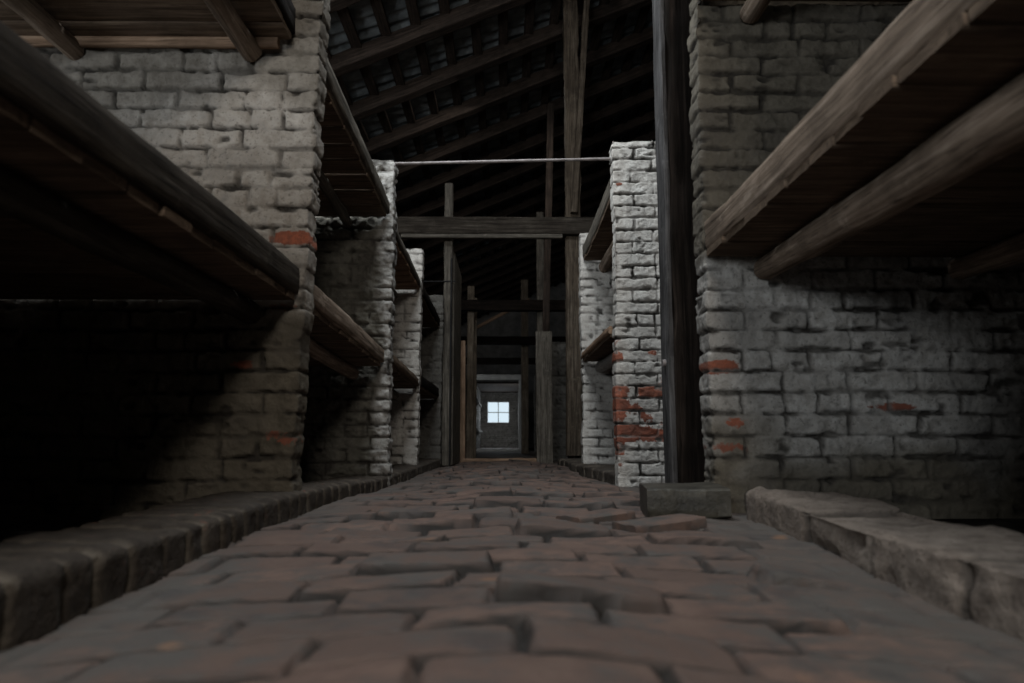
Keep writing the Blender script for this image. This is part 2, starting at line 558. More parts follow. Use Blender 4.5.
o = partition(-0.752, -MIDX, 2.5, 0.115, lean=0.024, z0=0.02, z1=2.14, mat=M['wash'], seed=1, amp=1.35, bias=red_spots([(-0.80, 1.03, 0.11, 0.035, 1.0), (-0.82, 0.77, 0.10, 0.03, 0.62), (-0.95, 0.56, 0.06, 0.03, 0.55), (-0.80, 0.30, 0.08, 0.04, 0.45), (-1.3, 0.5, 0.6, 0.25, 0.1)], zones=[(-1.0, -0.69, 0.15, 0.85, 0.6, 0.06)], low=(0.5, 0.15)),
              clay=lambda x, y, z, n: 0.6 * sst(1.45, 1.75, z + 0.25 * n) + 1.0 * (1 - sst(0.66, 1.02, z + 0.25 * n)))  # clay tint near the top; shade below the middle bunk painted in
tag(o, 'nearest left whitewashed brick partition, worn plaster with one bright red brick above the lower bunk', 'partition', GP)
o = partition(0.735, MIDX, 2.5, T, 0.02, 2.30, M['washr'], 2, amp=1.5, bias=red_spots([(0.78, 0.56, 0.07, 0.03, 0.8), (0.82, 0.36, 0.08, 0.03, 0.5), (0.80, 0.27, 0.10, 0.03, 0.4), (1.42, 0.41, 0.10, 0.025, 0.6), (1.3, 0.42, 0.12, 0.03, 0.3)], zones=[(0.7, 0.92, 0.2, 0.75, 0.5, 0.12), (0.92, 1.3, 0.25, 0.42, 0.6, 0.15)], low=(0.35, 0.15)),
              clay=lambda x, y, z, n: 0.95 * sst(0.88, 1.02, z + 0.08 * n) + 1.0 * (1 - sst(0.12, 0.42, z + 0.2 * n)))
tag(o, 'nearest right grey whitewashed brick partition, large, behind the wide bunk beam', 'partition', GP)
o = partition(-0.70, -MIDX, 4.25, T, 0.02, 2.06, M['wash3'], 3, amp=3.2, du=0.009, dv=0.009, clay=lambda x, y, z, n: sst(0.73, 0.80, -x + 0.06 * n) * (1 - sst(1.75, 1.85, z)), bias=red_spots([(-0.92, 2.03, 0.09, 0.05, 0.9), (-0.85, 0.35, 0.1, 0.06, 0.3)]))  # face inside the bunk coloured dark for the shade of the decks
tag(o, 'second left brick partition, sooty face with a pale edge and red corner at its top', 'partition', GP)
o = partition(0.68, MIDX, 4.25, T, 0.0, 2.19, M['wash2'], 4, du=0.005, dv=0.0055, far=0.42, bias=red_spots([(0.69, 0.5, 0.04, 0.40, 0.45), (0.76, 0.45, 0.10, 0.05, 0.5), (0.86, 0.60, 0.06, 0.04, 0.6), (0.72, 0.33, 0.12, 0.04, 0.55), (0.9, 0.33, 0.1, 0.03, 0.5), (0.72, 1.90, 0.03, 0.02, 0.7), (0.9, 0.82, 0.06, 0.04, 0.5), (0.8, 0.15, 0.4, 0.15, 0.15)], zones=[(0.6, 1.2, 0.28, 0.72, 0.45, 0.42), (0.6, 0.72, 0.2, 1.2, 0.4, 0.3)]), top_var=0.01)
tag(o, 'bright whitewashed brick pillar-like partition end beside the tall dark post, red bricks near its foot', 'partition', GP)
o = partition(-0.73, -MIDX, 6.0, T, 0.02, 1.96, M['wash2'], 5, du=0.012, dv=0.012, bias=red_spots([(-0.8, 0.3, 0.3, 0.2, 0.1)]))
tag(o, 'third left brick partition, narrow pale sliver behind the second one', 'partition', GP)
o = partition(0.665, MIDX, 6.0, T, 0.02, 2.1, M['wash2'], 6, du=0.011, dv=0.011, bias=red_spots([], low=(0.25, 0.3)))
tag(o, 'right whitewashed brick partition seen through the gap behind the pillar under a shadowed bunk', 'partition', GP)
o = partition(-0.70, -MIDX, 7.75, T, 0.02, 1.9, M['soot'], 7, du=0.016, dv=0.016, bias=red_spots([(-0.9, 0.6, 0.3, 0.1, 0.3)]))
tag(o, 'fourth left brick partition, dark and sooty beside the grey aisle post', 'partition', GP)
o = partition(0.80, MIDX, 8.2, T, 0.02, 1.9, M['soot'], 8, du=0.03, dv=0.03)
tag(o, 'dark brick partition behind the weathered post on the right', 'partition', GP)
# unseen partitions for the near bunk ends, placed and cut low to shape the light
for x in (-1, 1):
    o = partition(0.74 * x, MIDX * x, 0.72, T, 0.02, 1.35 if x < 0 else 2.1, M['washr'], 20 + x, du=0.03, dv=0.03, far=0.4)
    tag(o, 'brick partition outside the view on the %s of the camera' % ('left' if x < 0 else 'right'), 'partition', GP)
FARG = 'distant brick partitions along the far aisle'
for y in (11.2, 13.2, 15.2, 17.2):
    for (xe, xo) in ((-0.93, -MIDX), (0.72, MIDX)):
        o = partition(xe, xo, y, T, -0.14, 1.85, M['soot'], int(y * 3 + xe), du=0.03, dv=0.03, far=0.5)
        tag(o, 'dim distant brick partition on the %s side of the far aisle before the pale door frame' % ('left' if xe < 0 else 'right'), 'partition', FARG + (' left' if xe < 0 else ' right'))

# ------------------------------------------------------------------ floor
def build_floor():
    y = [0.30]
    while y[-1] < 9.6:
        y.append(y[-1] + max(0.006, 0.0042 * y[-1]))
    y = np.array(y)
    x = np.arange(-0.98, 0.985, 0.0075)
    X, Y = np.meshgrid(x, y, indexing='ij')
    RP, LP = 0.142, 0.268
    yy = Y + 0.012 * vnoise(X * 1.6, Y * 1.1, 0, 50) + 0.10 * np.abs(X) ** 1.3 + 0.006 * vnoise(X * 9, Y * 9, 0, 51)
    r = np.floor(yy / RP)
    fy = yy - r * RP
    jit = (hrand(r, r * 0, 52) - 0.5) * 0.10
    xx = X + (r % 2) * LP / 2 + jit + 0.006 * vnoise(X * 11, Y * 11, 3, 53) + 0.01 * vnoise(X * 2, Y * 5, 3, 57)
    c = np.floor(xx / LP)
    fx = xx - c * LP
    d = np.minimum(np.minimum(fy, RP - fy), np.minimum(fx, LP - fx))
    rb = hrand(r, c, 54); rb2 = hrand(r, c, 55); rb3 = hrand(r, c, 56)
    jw = 0.0015 + 0.006 * rb3 ** 3
    d = d - jw + 0.002 * vnoise(X * 30, Y * 30, 1, 58)
    k = sst(-0.003, 0.008, d)
    side = sst(0.50, 0.72, np.abs(X + 0.03 * vnoise(Y * 3, 0, 0, 59)) + 0.12 * fbm(X * 3, Y * 3, 1, 60, 2))
    lift = np.where(rb > 0.86, 0.014, 0.0)
    tilt = (rb2 - 0.5) * 0.10 * (fx - LP / 2) + (rb3 - 0.5) * 0.13 * (fy - RP / 2)
    brick = (rb - 0.5) * 0.012 + lift + tilt
    depth = 0.022 * (1 - 0.75 * side)
    h = brick * (1 - 0.85 * side) - (1 - k) * depth
    crown = 0.045 * (1 - np.minimum(1, np.abs(X) / 0.72) ** 1.15)
    und = 0.014 * fbm(X * 1.4, Y * 1.2, 2, 61, 2)
    fine = 0.0022 * fbm(X * 28, Y * 28, 3, 62, 2) + 0.004 * side * fbm(X * 9, Y * 9, 4, 63, 2)
    Z = h + crown + und + fine
    Z = Z + 0.008 + 0.037 * sst(1.0, 2.3, Y) * sst(0.2, 0.7, np.abs(X)) * (1 - sst(2.9, 4.2, Y)) - 0.045 * sst(6, 9.4, Y)
    V = np.stack([X, Y, Z], -1).reshape(-1, 3)
    me = mesh_np('floor', V, [grid_faces(*X.shape)], dict(mortar=(np.clip((1 - sst(0.001, 0.012, d)) * (1.15 - 0.9 * sst(0.1, 0.5, fbm(X * 5, Y * 5, 6, 66, 2))), 0, 1) * (1 - 0.75 * side)).ravel(), rnd=rb2.ravel(), expose=side.ravel()))
    m = NT('worn_brick_paving', 0.8, 0.3)
    pos = m.n('ShaderNodeNewGeometry').outputs['Position']
    rnd = m.attr('rnd').outputs['Fac']; mor = m.attr('mortar').outputs['Fac']; sd = m.attr('expose').outputs['Fac']
    n1 = m.noise(pos, 2.6, 6, 0.6); n2 = m.noise(pos, 14, 6, 0.65); n3 = m.noise(pos, 60, 4, 0.7)
    c = m.mix(rnd, (0.088, 0.062, 0.051), (0.145, 0.094, 0.074))
    c = m.mix(m.ramp(n2, [(0.4, (0, 0, 0)), (0.62, (1, 1, 1))]), c, (0.098, 0.062, 0.05))
    dust = m.math('ADD', m.math('MULTIPLY', n2, 0.6), m.math('MULTIPLY', n1, 0.6))
    c = m.mix(m.ramp(dust, [(0.57, (0, 0, 0)), (0.70, (0.9, 0.9, 0.9))]), c, (0.078, 0.072, 0.066))
    c = m.mix(m.math('MULTIPLY', sd, m.ramp(n2, [(0.3, (0.45, 0.45, 0.45)), (0.6, (0.9, 0.9, 0.9))])), c, (0.085, 0.077, 0.069))
    blot = m.ramp(m.noise(pos, 5.5, 6, 0.7), [(0.54, (0, 0, 0)), (0.64, (1, 1, 1))])
    c = m.mix(m.math('MULTIPLY', blot, 0.6), c, (0.045, 0.04, 0.04))
    c = m.mix(m.ramp(m.noise(pos, 3.7, 3, 0.6), [(0.66, (0, 0, 0)), (0.72, (0.5, 0.5, 0.5))]), c, (0.34, 0.17, 0.08))
    c = m.mix(mor, c, (0.018, 0.015, 0.013))
    m.base(c)
    m.bump(m.math('ADD', n2, m.math('MULTIPLY', n3, 0.6)), 0.5, 0.008)
    o = link('floor', me, m.m)
    tag(o, kind='structure')
    # lower paving beyond the doorway and the earth under the bunks
    o = link('floor', mesh_np('floor', [(-3, -3.6, -0.06), (9.7, -3.6, -0.06), (9.7, 27.3, -0.06), (-3, 27.3, -0.06)][0:4], [np.array([[0, 1, 2, 3]])]), M['earth'])
    o.data.vertices[0].co.z = o.data.vertices[1].co.z = -0.03
    tag(o, kind='structure')
    x = np.arange(-0.95, 0.8, 0.03); y = np.arange(9.55, 27.2, 0.05)
    X, Y = np.meshgrid(x, y, indexing='ij')
    Z = -0.045 + 0.008 * fbm(X * 4, Y * 3, 0, 70, 2)
    n = X.size
    me = mesh_np('floor', np.stack([X, Y, Z], -1).reshape(-1, 3), [grid_faces(*X.shape)], dict(mortar=np.zeros(n), rnd=np.full(n, .5), expose=np.full(n, .6)))
    tag(link('floor', me, m.m), kind='structure')
    return m.m


M['paving'] = build_floor()


# ------------------------------------------------------------------ curbs along the bunks
def curb(name, xf, xb, y0, y1, ztop, mat, seed, amp, course=0.11, chunk=0.12, dy=0.009, bias=None, wander=None, zdrop=None):
    """low kerb: profile up the aisle face and across the top; xf aisle face, xb back"""
    sg = 1 if xb > xf else -1
    W = abs(xb - xf)
    H = ztop + 0.03
    s = np.arange(0, H + W + 0.06, 0.0075)
    y = np.arange(y0, y1 + dy, dy)
    S, Y = np.meshgrid(s, y, indexing='ij')
    r = 0.02
    joints = np.cumsum(np.random.default_rng(seed).uniform(chunk * 0.75, chunk * 1.3, int((y1 - y0) / chunk * 1.6) + 4)) + y0 - 0.1
    yy = Y + 0.006 * vnoise(S * 20, Y * 20, 0, seed)
    k = np.clip(np.searchsorted(joints, yy.ravel()), 1, len(joints) - 1).reshape(Y.shape)
    d = np.minimum(np.abs(yy - joints[k - 1]), np.abs(joints[k] - yy)) - 0.004
    m = sst(-0.002, 0.012, d + 0.004 * vnoise(S * 30, Y * 30, 1, seed))
    rnd = hrand(k, k * 0, seed + 1)
    h = (m - 1) * 0.011 + (rnd - 0.5) * amp * 1.2 + amp * 0.9 * fbm(S * 5, Y * 4, 0, seed + 2, 3) + 0.003 * fbm(S * 30, Y * 30, 2, seed + 3, 2) - amp * sst(0.3, 0.7, fbm(S * 9, Y * 7, 5, seed + 4, 2))
    a1 = sst(H - r, H + r, S)
    a2 = sst(H + W - r, H + W + r, S)
    nx = -sg * (1 - a1) + sg * a2
    nz = a1 * (1 - a2)
    px = xf + sg * np.clip(S - H, 0, W)
    pz = np.minimum(S, H) - 0.03 - np.clip(S - H - W, 0, 1)
    wd = wander(Y) if wander else 0
    hz = amp * 1.0 * vnoise(Y * 1.3, 0, 0, seed + 6)
    X = px + nx * h + wd - sg * 0.012 * a1 * (1 - sst(H, H + 0.05, S)) * -1
    Z = pz + nz * h + hz * sst(0, H, S) - 0.006 * np.exp(-((S - H) / 0.015) ** 2)
    if zdrop: Z = Z - zdrop(Y) * sst(0, H, S)
    V = np.stack([X, Y, Z], -1).reshape(-1, 3)
    F = [grid_faces(*X.shape, flip=sg > 0)]
    nu, nv = X.shape
    e0 = np.arange(nu) * nv; e1 = e0 + nv - 1
    attrs = dict(mortar=(1 - m).ravel() * 0.8, rnd=rnd.ravel(), expose=((bias if bias is not None else 0.3) + 0 * rnd).ravel())
    kk = len(V)
    cen = lambda e: V[e].mean(0)
    V = np.vstack([V, cen(e0)[None], cen(e1)[None]])
    t0 = np.stack([e0[:-1], e0[1:], np.full(nu - 1, kk)], -1); t1 = np.stack([e1[1:], e1[:-1], np.full(nu - 1, kk + 1)], -1)
    for a in attrs: attrs[a] = np.append(attrs[a], [attrs[a][0], attrs[a][-1]])
    return link(name, mesh_np(name, V, F + [t0, t1], attrs), mat)


o = curb('brick_curb', -0.695, -0.95, 0.35, 7.9, 0.116, M['curb'], 31, 0.006, chunk=0.10, bias=0.36, zdrop=lambda y: 0.035 * sst(2.7, 4.2, y), wander=lambda y: 0.012 * vnoise(y * 0.8, 0, 0, 5))
tag(o, 'long low curb of dark upright bricks with pale joints along the left bunks', 'curb')
o = curb('stone_curb', 0.765, 1.04, 0.35, 2.30, 0.118, M['curbw'], 32, 0.022, chunk=0.33, bias=0.18, wander=lambda y: 0.035 * vnoise(y * 1.4, 3, 0, 6) - 0.02 * (1 - sst(0.7, 1.5, y)))
tag(o, 'rough lime-crusted pale curb in front of the right bunk', 'curb')
o = curb('brick_curb', 0.60, 0.86, 4.52, 8.1, 0.085, M['curb'], 33, 0.014, chunk=0.14, bias=0.33, wander=lambda y: 0.10 * (1 - sst(4.5, 5.6, y)))
tag(o, 'broken reddish brick curb behind the bright pillar on the right of the aisle', 'curb')


# ------------------------------------------------------------------ loose block and loose paving bricks
def block():
    root = sweep('timber_block', (0.475, 2.45, 0.092), (0.735, 2.42, 0.096), 0.33, 0.095, rough=0.005, seed=3, nseg=40, bevel=0.008, edge=0.010)
    o = link('stone_block', root, M['stone'])
    tag(o, 'rough dark stone block lying at the foot of the tall dark post', 'block')


block()
for k, (a, b, w, h, lab) in enumerate([
    ((0.34, 2.06, 0.038), (0.57, 2.17, 0.050), 0.12, 0.04, 'loose pale red paving brick lying tilted in front of the stone block'),
    ((0.20, 2.30, 0.032), (0.40, 2.44, 0.042), 0.12, 0.04, 'loose paving brick left of the stone block, angled towards the far end'),
]):
    me = sweep('paving_brick', a, b, w, h, rough=0.004, seed=40 + k, nseg=30, bevel=0.006, edge=0.006)
    n = len(me.vertices)
    for nm, val in (('mortar', 0.0), ('rnd', 0.8), ('expose', 0.0)):
        at = me.attributes.new(nm, 'FLOAT', 'POINT')
        at.data.foreach_set('value', np.full(n, val, np.float32))
    tag(link('paving_brick', me, M['paving']), lab, 'brick')


# ------------------------------------------------------------------ bunks
def bunk(side, y0, y1, ze0, ze1, label, edge_h=0.10, edge_t=0.045, xe=0.74, depth=1.85, pole_x=(0.93, 1.62), pole_d=0.085, seed=0,
         emat='timber', pmat='timber', nb=None, ledger=False, bw=0.165, pole_over=0.0, near_scale=1.0, group=None, gaps=(), dmat='deck', pole=True, proud=False):
    """wooden bunk deck. ze0 / ze1 : underside of the front board at its near and far end"""
    y0, y1 = y0 + 0.012, y1 - 0.012
    zf = lambda y: ze0 + (ze1 - ze0) * (y - y0) / (y1 - y0)
    sx = side
    root = empty('wooden_bunk', (sx * (xe + 0.02), (y0 + y1) / 2, zf((y0 + y1) / 2)), label, 'bunk', group)
    bt = 0.024
    me = sweep('edge_board', (sx * (xe + edge_t / 2), y0 + 0.005, zf(y0) + edge_h / 2), (sx * (xe + edge_t / 2), y1 - 0.004, zf(y1) + edge_h / 2), edge_t, edge_h, rough=0.004, seed=seed + 1, edge=0.007, bow=0.004)
    link('edge_board', me, M[emat], root)
    rr = random.Random(seed + 3)
    y = y0 + 0.01
    k = 0
    while y < y1 - 0.05:
        w = bw * rr.uniform(0.75, 1.2)
        if y + w > y1 - 0.012 or y1 - (y + w) < 0.07: w = y1 - 0.014 - y
        z = zf(y + w / 2) - bt / 2 - 0.001 + rr.uniform(-0.004, 0.003)
        x0 = sx * (xe + (rr.uniform(-0.006, 0.018) if proud else rr.uniform(0.006, 0.02))); x1 = sx * (xe + depth)
        me = sweep('deck_board', (x0, y + w / 2, z), (x1, y + w / 2, z + rr.uniform(-.006, .006)), w - 0.004, bt, rough=0.002, seed=seed + 10 + k, nseg=24, bevel=0.003)
        link('deck_board', me, M[dmat], root)
        g = 0.002
        if k in gaps: g = 0.016
        y += w + g
        k += 1
    if pole:
        for q, px in enumerate(pole_x):
            d = pole_d * (1 if q == 0 else 0.95)
            sl = 0.0
            me = sweep('support_pole', (sx * px, y0 - pole_over, zf(y0) - bt - d * 0.56 * near_scale), (sx * (px + sl), y1 + 0.003, zf(y1) - bt - d / 2 - 0.004), d * near_scale, d * near_scale, round_=True, taper=1 / near_scale, rough=0.006, seed=seed + 60 + q, bow=0.006)
            link('support_pole', me, M[pmat], root)
    if ledger:
        me = sweep('ledger_board', (sx * (xe + 0.055), y1 - 0.02, zf(y1) - bt - 0.01), (sx * (xe + depth), y1 - 0.02, zf(y1) - bt - 0.01), 0.03, 0.055, rough=0.002, seed=seed + 70)
        link('ledger_board', me, M['brown'], root)
    return root


GB = 'wooden bunks between the brick partitions'
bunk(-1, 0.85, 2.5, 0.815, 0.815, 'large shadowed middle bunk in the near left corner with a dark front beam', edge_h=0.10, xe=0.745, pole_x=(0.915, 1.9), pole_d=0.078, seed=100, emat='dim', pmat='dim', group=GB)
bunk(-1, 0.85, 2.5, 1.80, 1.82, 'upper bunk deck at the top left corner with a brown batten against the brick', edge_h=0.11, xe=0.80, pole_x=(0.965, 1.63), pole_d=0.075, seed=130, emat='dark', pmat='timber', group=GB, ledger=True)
bunk(1, 0.85, 2.5, 0.985, 0.985, 'near right bunk deck with a wide pale weathered front beam and thick pole below', edge_h=0.108, edge_t=0.05, xe=0.735, pole_x=(0.95, 1.66), pole_d=0.088, near_scale=1.45, proud=True, seed=160, group=GB)
bunk(1, 0.85, 2.5, 1.99, 1.99, 'upper right bunk above the wide pale beam, only a pole end showing', edge_h=0.108, xe=0.735, pole_x=(0.94, 1.66), pole_d=0.08, seed=190, emat='timber', group=GB)
bunk(-1, 2.62, 4.25, 0.81, 0.755, 'middle bunk of the second left bay with a brown front board', edge_h=0.085, edge_t=0.03, xe=0.735, pole_x=(0.92, 1.66), pole_d=0.075, seed=220, emat='timber', pmat='timber', group=GB)
bunk(-1, 2.62, 4.25, 1.76, 1.69, 'upper bunk of the second left bay with light showing between its boards', edge_h=0.085, xe=0.725, pole_x=(0.985, 1.66), pole_d=0.06, seed=250, emat='grey', pmat='grey', group=GB, gaps=(4,), bw=0.19)
bunk(1, 2.62, 4.2, 0.99, 0.985, 'bunk behind the nearest right partition, hidden by the tall dark post', xe=1.02, pole_x=(1.2, 1.7), depth=1.6, seed=280, group=GB)
bunk(-1, 4.37, 6.0, 0.79, 0.74, 'small dark middle bunk between the second and third left partitions', edge_h=0.07, xe=0.735, pole_x=(0.95, 1.66), seed=300, emat='deck', pmat='grey', group=GB)
bunk(-1, 4.37, 6.0, 1.65, 1.605, 'upper bunk between the second and third left partitions with orange-brown underside', edge_h=0.06, xe=0.735, pole_x=(0.98, 1.66), seed=330, emat='grey', pmat='grey', group=GB, dmat='brown')  # brown boards put the light on this underside into the colour
bunk(1, 4.37, 6.0, 0.96, 0.985, 'brown edged lower bunk behind the bright brick pillar', edge_h=0.05, xe=0.655, pole_x=(0.82, 1.66), pole_d=0.1, seed=360, emat='brown', pmat='pale', group=GB)
bunk(1, 4.37, 6.0, 1.87, 1.87, 'upper bunk slanting down behind the bright brick pillar, planks seen from below', edge_h=0.11, xe=0.68, pole_x=(0.87, 1.66), pole_d=0.1, seed=390, emat='grey', pmat='timber', group=GB)
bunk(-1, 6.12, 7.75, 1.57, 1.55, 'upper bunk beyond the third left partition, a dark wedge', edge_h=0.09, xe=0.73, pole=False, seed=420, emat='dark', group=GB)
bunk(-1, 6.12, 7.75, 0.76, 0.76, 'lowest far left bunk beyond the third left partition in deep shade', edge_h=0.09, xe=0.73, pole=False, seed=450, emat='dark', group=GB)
for y in (11.45, 13.45, 15.45):
    bunk(-1, y, y + 1.75, 0.8, 0.8, 'tiny distant bunk edge on the left of the far aisle', edge_h=0.09, xe=0.93, pole=False, seed=int(y * 40), emat='grey', bw=0.5, depth=1.6, group='distant bunks of the far aisle')

# ------------------------------------------------------------------ posts, tie beams, rod
def timber(name, p0, p1, w, h, mat, label=None, cat=None, group=None, parent=None, **kw):
    me = sweep(name, p0, p1, w, h, **kw)
    o = link(name, me, M[mat], parent)
    if label: tag(o, label, cat, group)
    return o


ZR = lambda x: 5.30 + 0.43 * x if x < RX else 5.30 + 0.43 * (2 * RX - x)
p = timber('timber_post', (0.80, 2.98, 0.0), (0.81, 2.98, ZR(0.78) - 0.05), 0.19, 0.16, 'dark', 'tall dark tarred post between the bright brick pillar and the right partition', 'post', rough=0.006, seed=500, edge=0.01, side=(1, 0, 0), bow=0.006)
fb = link('facing_plank', sweep('facing_plank', (0.697, 2.985, 0.02), (0.706, 2.985, ZR(0.7) - 0.05), 0.026, 0.15, rough=0.006, seed=503, side=(1, 0, 0), edge=0.006, bow=0.006), M['grey2']); fb.parent = p  # lighter plank stands for light on the left side of the post
b = sweep('iron_bolt', (0.705, 2.97, 0.62), (0.672, 2.97, 0.62), 0.03, 0.03, round_=True, nseg=4, rough=0.001)
ob = link('iron_bolt', b, M['iron']); ob.parent = p
rod = timber('iron_tie_rod', (-0.71, 4.31, 2.05), (0.70, 4.31, 2.09), 0.02, 0.02, 'iron', 'thin grey iron rod spanning the aisle between two brick partition tops', 'rod', round_=True, rough=0.0008, seed=2)

GT = 'roof timbers crossing the barrack'
names = ['nearest wide grey tie beam across the aisle under the roof', 'second dark tie beam seen beneath the nearest one', 'third dark tie beam above the pale door frame', 'lowest looking dark tie beam just above the pale lintel']
for k, y in enumerate((7.9, 12.0, 16.4, 20.8)):
    hh = (0.2, 0.19, 0.19, 0.19)[k]
    timber('tie_beam', (-2.7, y, 2.74 if k == 0 else 2.59), (9.3, y, 2.74 if k == 0 else 2.59), 0.17, hh, ('dim', 'dark', 'dark', 'dark')[k], names[k], 'beam', 'tie beams', rough=0.006, seed=510 + k, nseg=60, edge=0.008)
timber('wall_plate', (-1.2, 7.86, 2.615), (0.66, 7.86, 2.615), 0.08, 0.045, 'grey', 'thin lighter plank fixed under the nearest tie beam', 'plank', rough=0.002, seed=520)
timber('timber_post', (-0.66, 8.03, 0.0), (-0.67, 8.03, 3.3), 0.10, 0.12, 'grey', 'grey post on the left of the aisle at the nearest tie beam', 'post', rough=0.006, seed=530, side=(1, 0, 0), edge=0.006)
timber('timber_post', (0.785, 8.0, 0.11), (0.80, 8.0, ZR(0.8) + 0.05), 0.175, 0.15, 'post2', 'weathered brown post on the right of the aisle at the nearest tie beam', 'post', rough=0.01, seed=531, side=(1, 0, 0), edge=0.012, bow=0.01)
timber('timber_brace', (0.80, 7.86, 2.9), (1.0, 7.86, 5.75), 0.09, 0.07, 'post2', 'slanting brace rising beside the weathered right post into the roof', 'brace', rough=0.006, seed=532, side=(0, 1, 0))
timber('roof_strut', (0.55, 10.2, 0), (0.70, 10.2, 5.4), 0.10, 0.1, 'roofw', 'dim thin strut in the dark roof left of the weathered right post', 'strut', rough=0.006, seed=533, side=(1, 0, 0))
for k, (x, y, zt, w, mt, lab) in enumerate([
    (-0.60, 12.1, 2.95, 0.12, 'post', 'far left aisle post with a cut pointed top, first beyond the doorway'),
    (-0.55, 12.4, 2.8, 0.09, 'post', 'thin plank post standing beside the far left aisle post'),
    (0.47, 16.6, 4.1, 0.17, 'post', 'pale far right post rising above the door frame towards the roof'),
    (0.62, 12.1, 4.3, 0.13, 'grey', 'dim far right aisle post behind the broad doorway jamb'),
    (-0.85, 17.9, 2.9, 0.16, 'grey', 'dim far left post above the pale door frame corner'),
]):
    timber('timber_post', (x, y, -0.06), (x, y, zt), w, 0.12, mt, lab, 'post', rough=0.006, seed=540 + k, side=(1, 0, 0), nseg=40)
timber('roof_brace', (-0.75, 15.6, 2.72), (0.55, 15.6, 3.42), 0.06, 0.07, 'brown', 'slanting brown brace glimpsed above the third tie beam', 'brace', rough=0.003, seed=550)

# plank partitions flanking the doorway
for sx, xx, mt, lab in ((-1, -0.60, 'grey', 'grey weathered plank partition between the left aisle post and the doorway'), (1, 0.86, 'dark', 'dark plank partition behind the right aisle post')):
    r = empty('plank_partition', (xx, 8.8, 0), lab, 'partition')
    y = 8.12
    k = 0
    while y < 9.4:
        me = sweep('plank', (xx - 0.012, y + 0.11, 0.0), (xx - 0.012, y + 0.11, 2.5), 0.025, 0.21, rough=0.003, seed=560 + k, side=(1, 0, 0), edge=0.003)
        link('plank', me, M[mt], r)
        y += 0.22
        k += 1

# first doorway
d = empty('door_1', (0, 9.5, 0), kind='structure')
link('door_jamb', sweep('door_jamb', (-0.565, 9.5, -0.03), (-0.575, 9.5, 1.62), 0.07, 0.10, rough=0.004, seed=570, side=(1, 0, 0), edge=0.006), M['brown'], d)
link('door_jamb', sweep('door_jamb', (0.53, 9.5, -0.03), (0.53, 9.5, 1.75), 0.22, 0.10, rough=0.005, seed=571, side=(1, 0, 0)), M['grey'], d)
link('threshold', sweep('threshold', (-0.56, 9.5, 0.0), (0.42, 9.5, 0.0), 0.14, 0.07, rough=0.01, seed=572, edge=0.012), M['brown'], d)
# second, pale doorway
d = empty('door_2', (-0.2, 19.5, 0), kind='structure')
link('door_jamb', sweep('door_jamb', (-0.87, 19.5, -0.05), (-0.87, 19.5, 1.95), 0.10, 0.12, rough=0.004, seed=573, side=(1, 0, 0)), M['grey'], d)
link('door_jamb', sweep('door_jamb', (0.44, 19.5, -0.05), (0.44, 19.5, 1.95), 0.11, 0.12, rough=0.004, seed=574, side=(1, 0, 0)), M['pale'], d)
link('lintel', sweep('lintel', (-0.93, 19.5, 1.99), (0.50, 19.5, 1.99), 0.14, 0.15, rough=0.006, seed=575), M['pale'], d)
link('threshold', sweep('threshold', (-0.82, 19.5, -0.03), (0.38, 19.5, -0.03), 0.2, 0.06, rough=0.01, seed=576), M['pale'], d)

# cables
timber('black_cable', (-1.2, 7.96, 2.10), (-0.58, 7.965, 2.11), 0.014, 0.014, 'wire', 'thin black cable running level beside the grey left post', 'cable', round_=True, rough=0.001, seed=1)
timber('black_cable', (-0.62, 7.955, 0.0), (-0.625, 7.955, 2.38), 0.02, 0.02, 'wire', 'black cable hanging down the face of the grey left post', 'cable', round_=True, rough=0.001, seed=2)

# ------------------------------------------------------------------ building shell
def shell(name, *items, mat='plaster'):
    return tag(link(name, merge(name, items), M[mat]), kind='structure')


Y0, Y1 = -2.9, 27.2
EZ = 4.0
shell('wall_left', (-2.95, -2.75, Y0, Y1, -0.06, 4.2))
shell('wall_right', (9.35, 9.55, Y0, Y1, -0.06, 4.2))
shell('wall_middle', (2.74, 2.86, 0.4, 8.5, -0.06, 2.1), (2.74, 2.86, 11, 19, -0.06, 2.0))
gab = lambda x: 3.95 + 0.43 * (x + 2.95)


def gable(name, y, t, holes):
    """end wall with rectangular openings, cut as vertical strips"""
    xs = sorted({-2.95, RX, 9.55} | {h[0] for h in holes} | {h[1] for h in holes})
    V, F = [], []
    def prism(x0, x1, za0, za1, zb0, zb1):
        k = len(V)
        for yy in (y, y + t):
            V.extend([(x0, yy, za0), (x1, yy, za1), (x1, yy, zb1), (x0, yy, zb0)])
        F.extend([(k, k + 1, k + 2, k + 3), (k + 7, k + 6, k + 5, k + 4), (k, k + 4, k + 5, k + 1), (k + 1, k + 5, k + 6, k + 2), (k + 2, k + 6, k + 7, k + 3), (k + 3, k + 7, k + 4, k)])
    zt = lambda x: (gab(x) if x <= RX else gab(2 * RX - x)) + 0.3
    for a, b_ in zip(xs[:-1], xs[1:]):
        hs = [h for h in holes if h[0] <= a and h[1] >= b_]
        if not hs: prism(a, b_, -0.06, -0.06, zt(a), zt(b_))
        else:
            h = hs[0]
            if h[2] > -0.05: prism(a, b_, -0.06, -0.06, h[2], h[2])
            prism(a, b_, h[3], h[3], zt(a), zt(b_))
    me = mesh_np(name, np.array(V, float), [np.array(F)], smooth=False)
    return tag(link(name, me, M['plaster']), kind='structure')


gable('wall_front', Y0, 0.2, [(-1.6, -0.7, -0.06, 1.95), (0.12, 0.80, 2.45, 3.03)])
